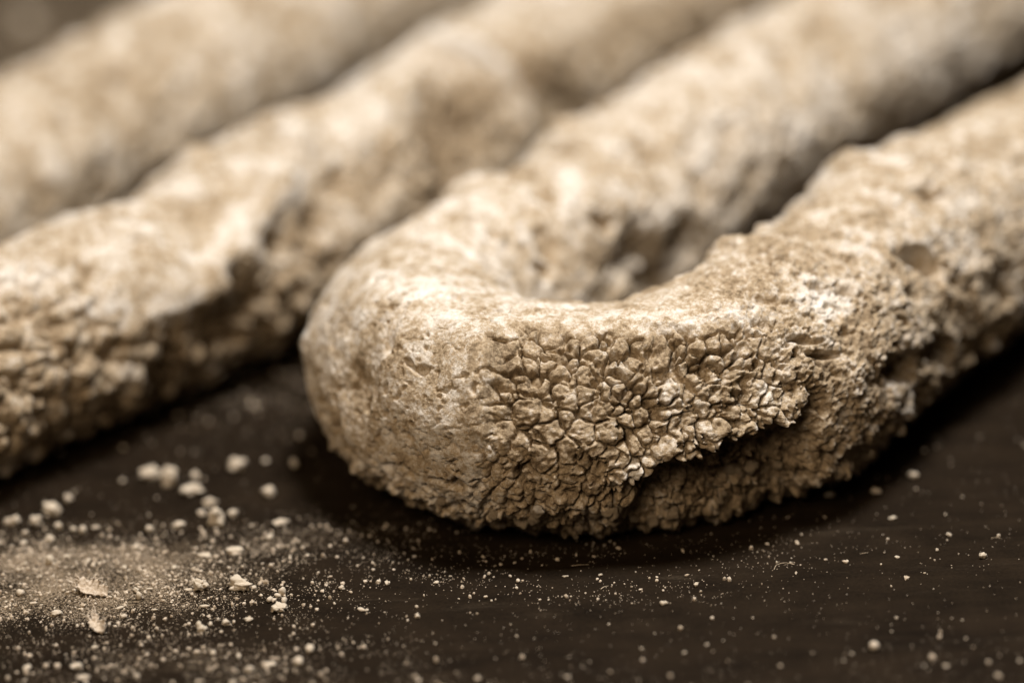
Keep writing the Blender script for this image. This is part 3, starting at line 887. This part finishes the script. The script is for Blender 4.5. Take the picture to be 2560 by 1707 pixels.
def shred(px, py, length, width, ang, seed, label):
    """curled strip of torn casing with frayed ends"""
    p = unproject(px, py)
    root = empty('casing_shred', Vector((p[0], p[1], 0)) * CM)
    root.rotation_euler = (0, 0, ang)
    tag(root, label, 'shred')
    nu, nv = 40, 15
    u, v = np.meshgrid(np.linspace(0, 1, nu), np.linspace(-1, 1, nv), indexing='ij')
    wv = width * (0.35 + 0.75 * np.sin(np.pi * np.clip(u * 0.85 + 0.12, 0, 1))) * 0.5
    q = np.stack([u.ravel() * 3, v.ravel(), np.full(u.size, seed)], 1)
    nn = noise(q, 0.45, seed).reshape(u.shape)
    x = (u - 0.5) * length + 0.06 * length * noise(q, 0.5, seed + 3).reshape(u.shape)
    y = v * wv * (1 + 0.55 * nn + 0.35 * noise(q, 0.2, seed + 5).reshape(u.shape))
    z = 0.02 + 0.45 * width * v ** 2 * np.sign(v + 0.4).clip(0, 1) + 0.25 * width * (1 - u) ** 2 + 0.22 * width * (1 + nn)
    up_ = np.stack([x, y, z], -1).reshape(-1, 3)
    lo = up_ - np.array([0, 0, 0.018])
    V = np.vstack([up_, lo])
    i, j = np.meshgrid(np.arange(nu - 1), np.arange(nv - 1), indexing='ij')
    a = (i * nv + j).ravel()
    f1 = np.stack([a, a + nv, a + nv + 1, a + 1], 1)
    n0 = nu * nv
    f2 = f1[:, ::-1] + n0
    rim = []
    for i in range(nu - 1):
        for j0, flip in ((0, 1), (nv - 1, 0)):
            q_ = [i * nv + j0, (i + 1) * nv + j0, (i + 1) * nv + j0 + n0, i * nv + j0 + n0]
            rim.append(q_[::-1] if flip else q_)
    for j in range(nv - 1):
        for i0 in (0, nu - 1):
            rim.append([i0 * nv + j, i0 * nv + j + 1, i0 * nv + j + 1 + n0, i0 * nv + j + n0])
    link('flake', make_mesh('flake', V * CM, np.vstack([f1, f2, np.array(rim)]), M_SHRED), root)
    rr = np.random.RandomState(seed)
    for k in range(18):
        e = rr.rand() < 0.55
        u0 = 0.02 if e else rr.uniform(0.1, 1)
        i0 = min(int(u0 * (nu - 1)), nu - 1)
        j0 = rr.randint(nv) if e or rr.rand() < 0.4 else (nv - 1 if rr.rand() < 0.7 else 0)
        s0 = up_[i0 * nv + j0] - [0, 0, 0.005]
        d = np.array([-1.0 if e else rr.uniform(-.4, .6), rr.uniform(-.5, .6), rr.uniform(.1, .9)])
        ln = rr.uniform(0.06, 0.17)
        pts = [s0 + d * ln * tt + np.array([0.3, 0.2, 0.25]) * ln * math.sin(tt * 2.6) * rr.uniform(-.4, .8) for tt in np.linspace(0, 1, 7)]
        link('frayed_thread', tube_mesh('frayed_thread', pts, 0.012, M_SHRED), root)
shred(232, 1486, 0.52, 0.20, -0.5, 3, 'frayed curled shred of pale casing, in focus at lower left')
shred(245, 1575, 0.38, 0.16, -1.0, 8, 'blurred upright shred of casing in front of the sharp frayed shred')

def fibre(pts, label, r=0.004):
    P0 = np.array([unproject(x, y) for x, y, _ in pts])
    P0[:, 2] = [z for _, _, z in pts]
    tt = np.linspace(0, len(P0) - 1, 40)
    Q = np.stack([np.interp(tt, np.arange(len(P0)), P0[:, k]) for k in range(3)], 1)
    ker = np.ones(7) / 7
    for k in range(3):
        Q[3:-3, k] = np.convolve(Q[:, k], ker, 'valid')
    c = Q[len(Q) // 2] * [1, 1, 0]
    o = link('fibre', tube_mesh('fibre', Q - c, r, M_FIBRE))
    o.location = Vector(c) * CM
    tag(o, label, 'fibre', 'loose fibres on the tabletop')
fibre([(1935, 1425, .01), (1940, 1415, .03), (1965, 1412, .05), (1990, 1415, .02), (1975, 1411, .04), (1960, 1414, .01)], 'thin curled hair on the dark board below the right part of the loop')
fibre([(2150, 1385, .01), (2165, 1384, .02), (2172, 1382, .01)], 'short straight fibre on the dark board at right')
fibre([(2478, 1347, .01), (2492, 1345, .02), (2505, 1348, .01)], 'short fibre above the largest sharp crumb at right')
fibre([(1428, 1415, .01), (1450, 1414, .02), (1472, 1412, .01)], 'pale fibre lying in the shadow in front of the loop')
fibre([(1502, 1473, .01), (1510, 1469, .02), (1521, 1465, .01)], 'short thick fibre in front of the oval tiny crumb', 0.007)
fibre([(215, 1455, .01), (228, 1444, .08), (245, 1444, .10), (258, 1455, .02)], 'fine arching hair behind the frayed casing shred')
fibre([(240, 1440, .02), (250, 1425, .10), (262, 1412, .16)], 'fine straight hair sticking up behind the frayed casing shred')
fibre([(0, 1530, .01), (20, 1538, .02), (50, 1546, .01)], 'thin thread on the powder at the far left edge')
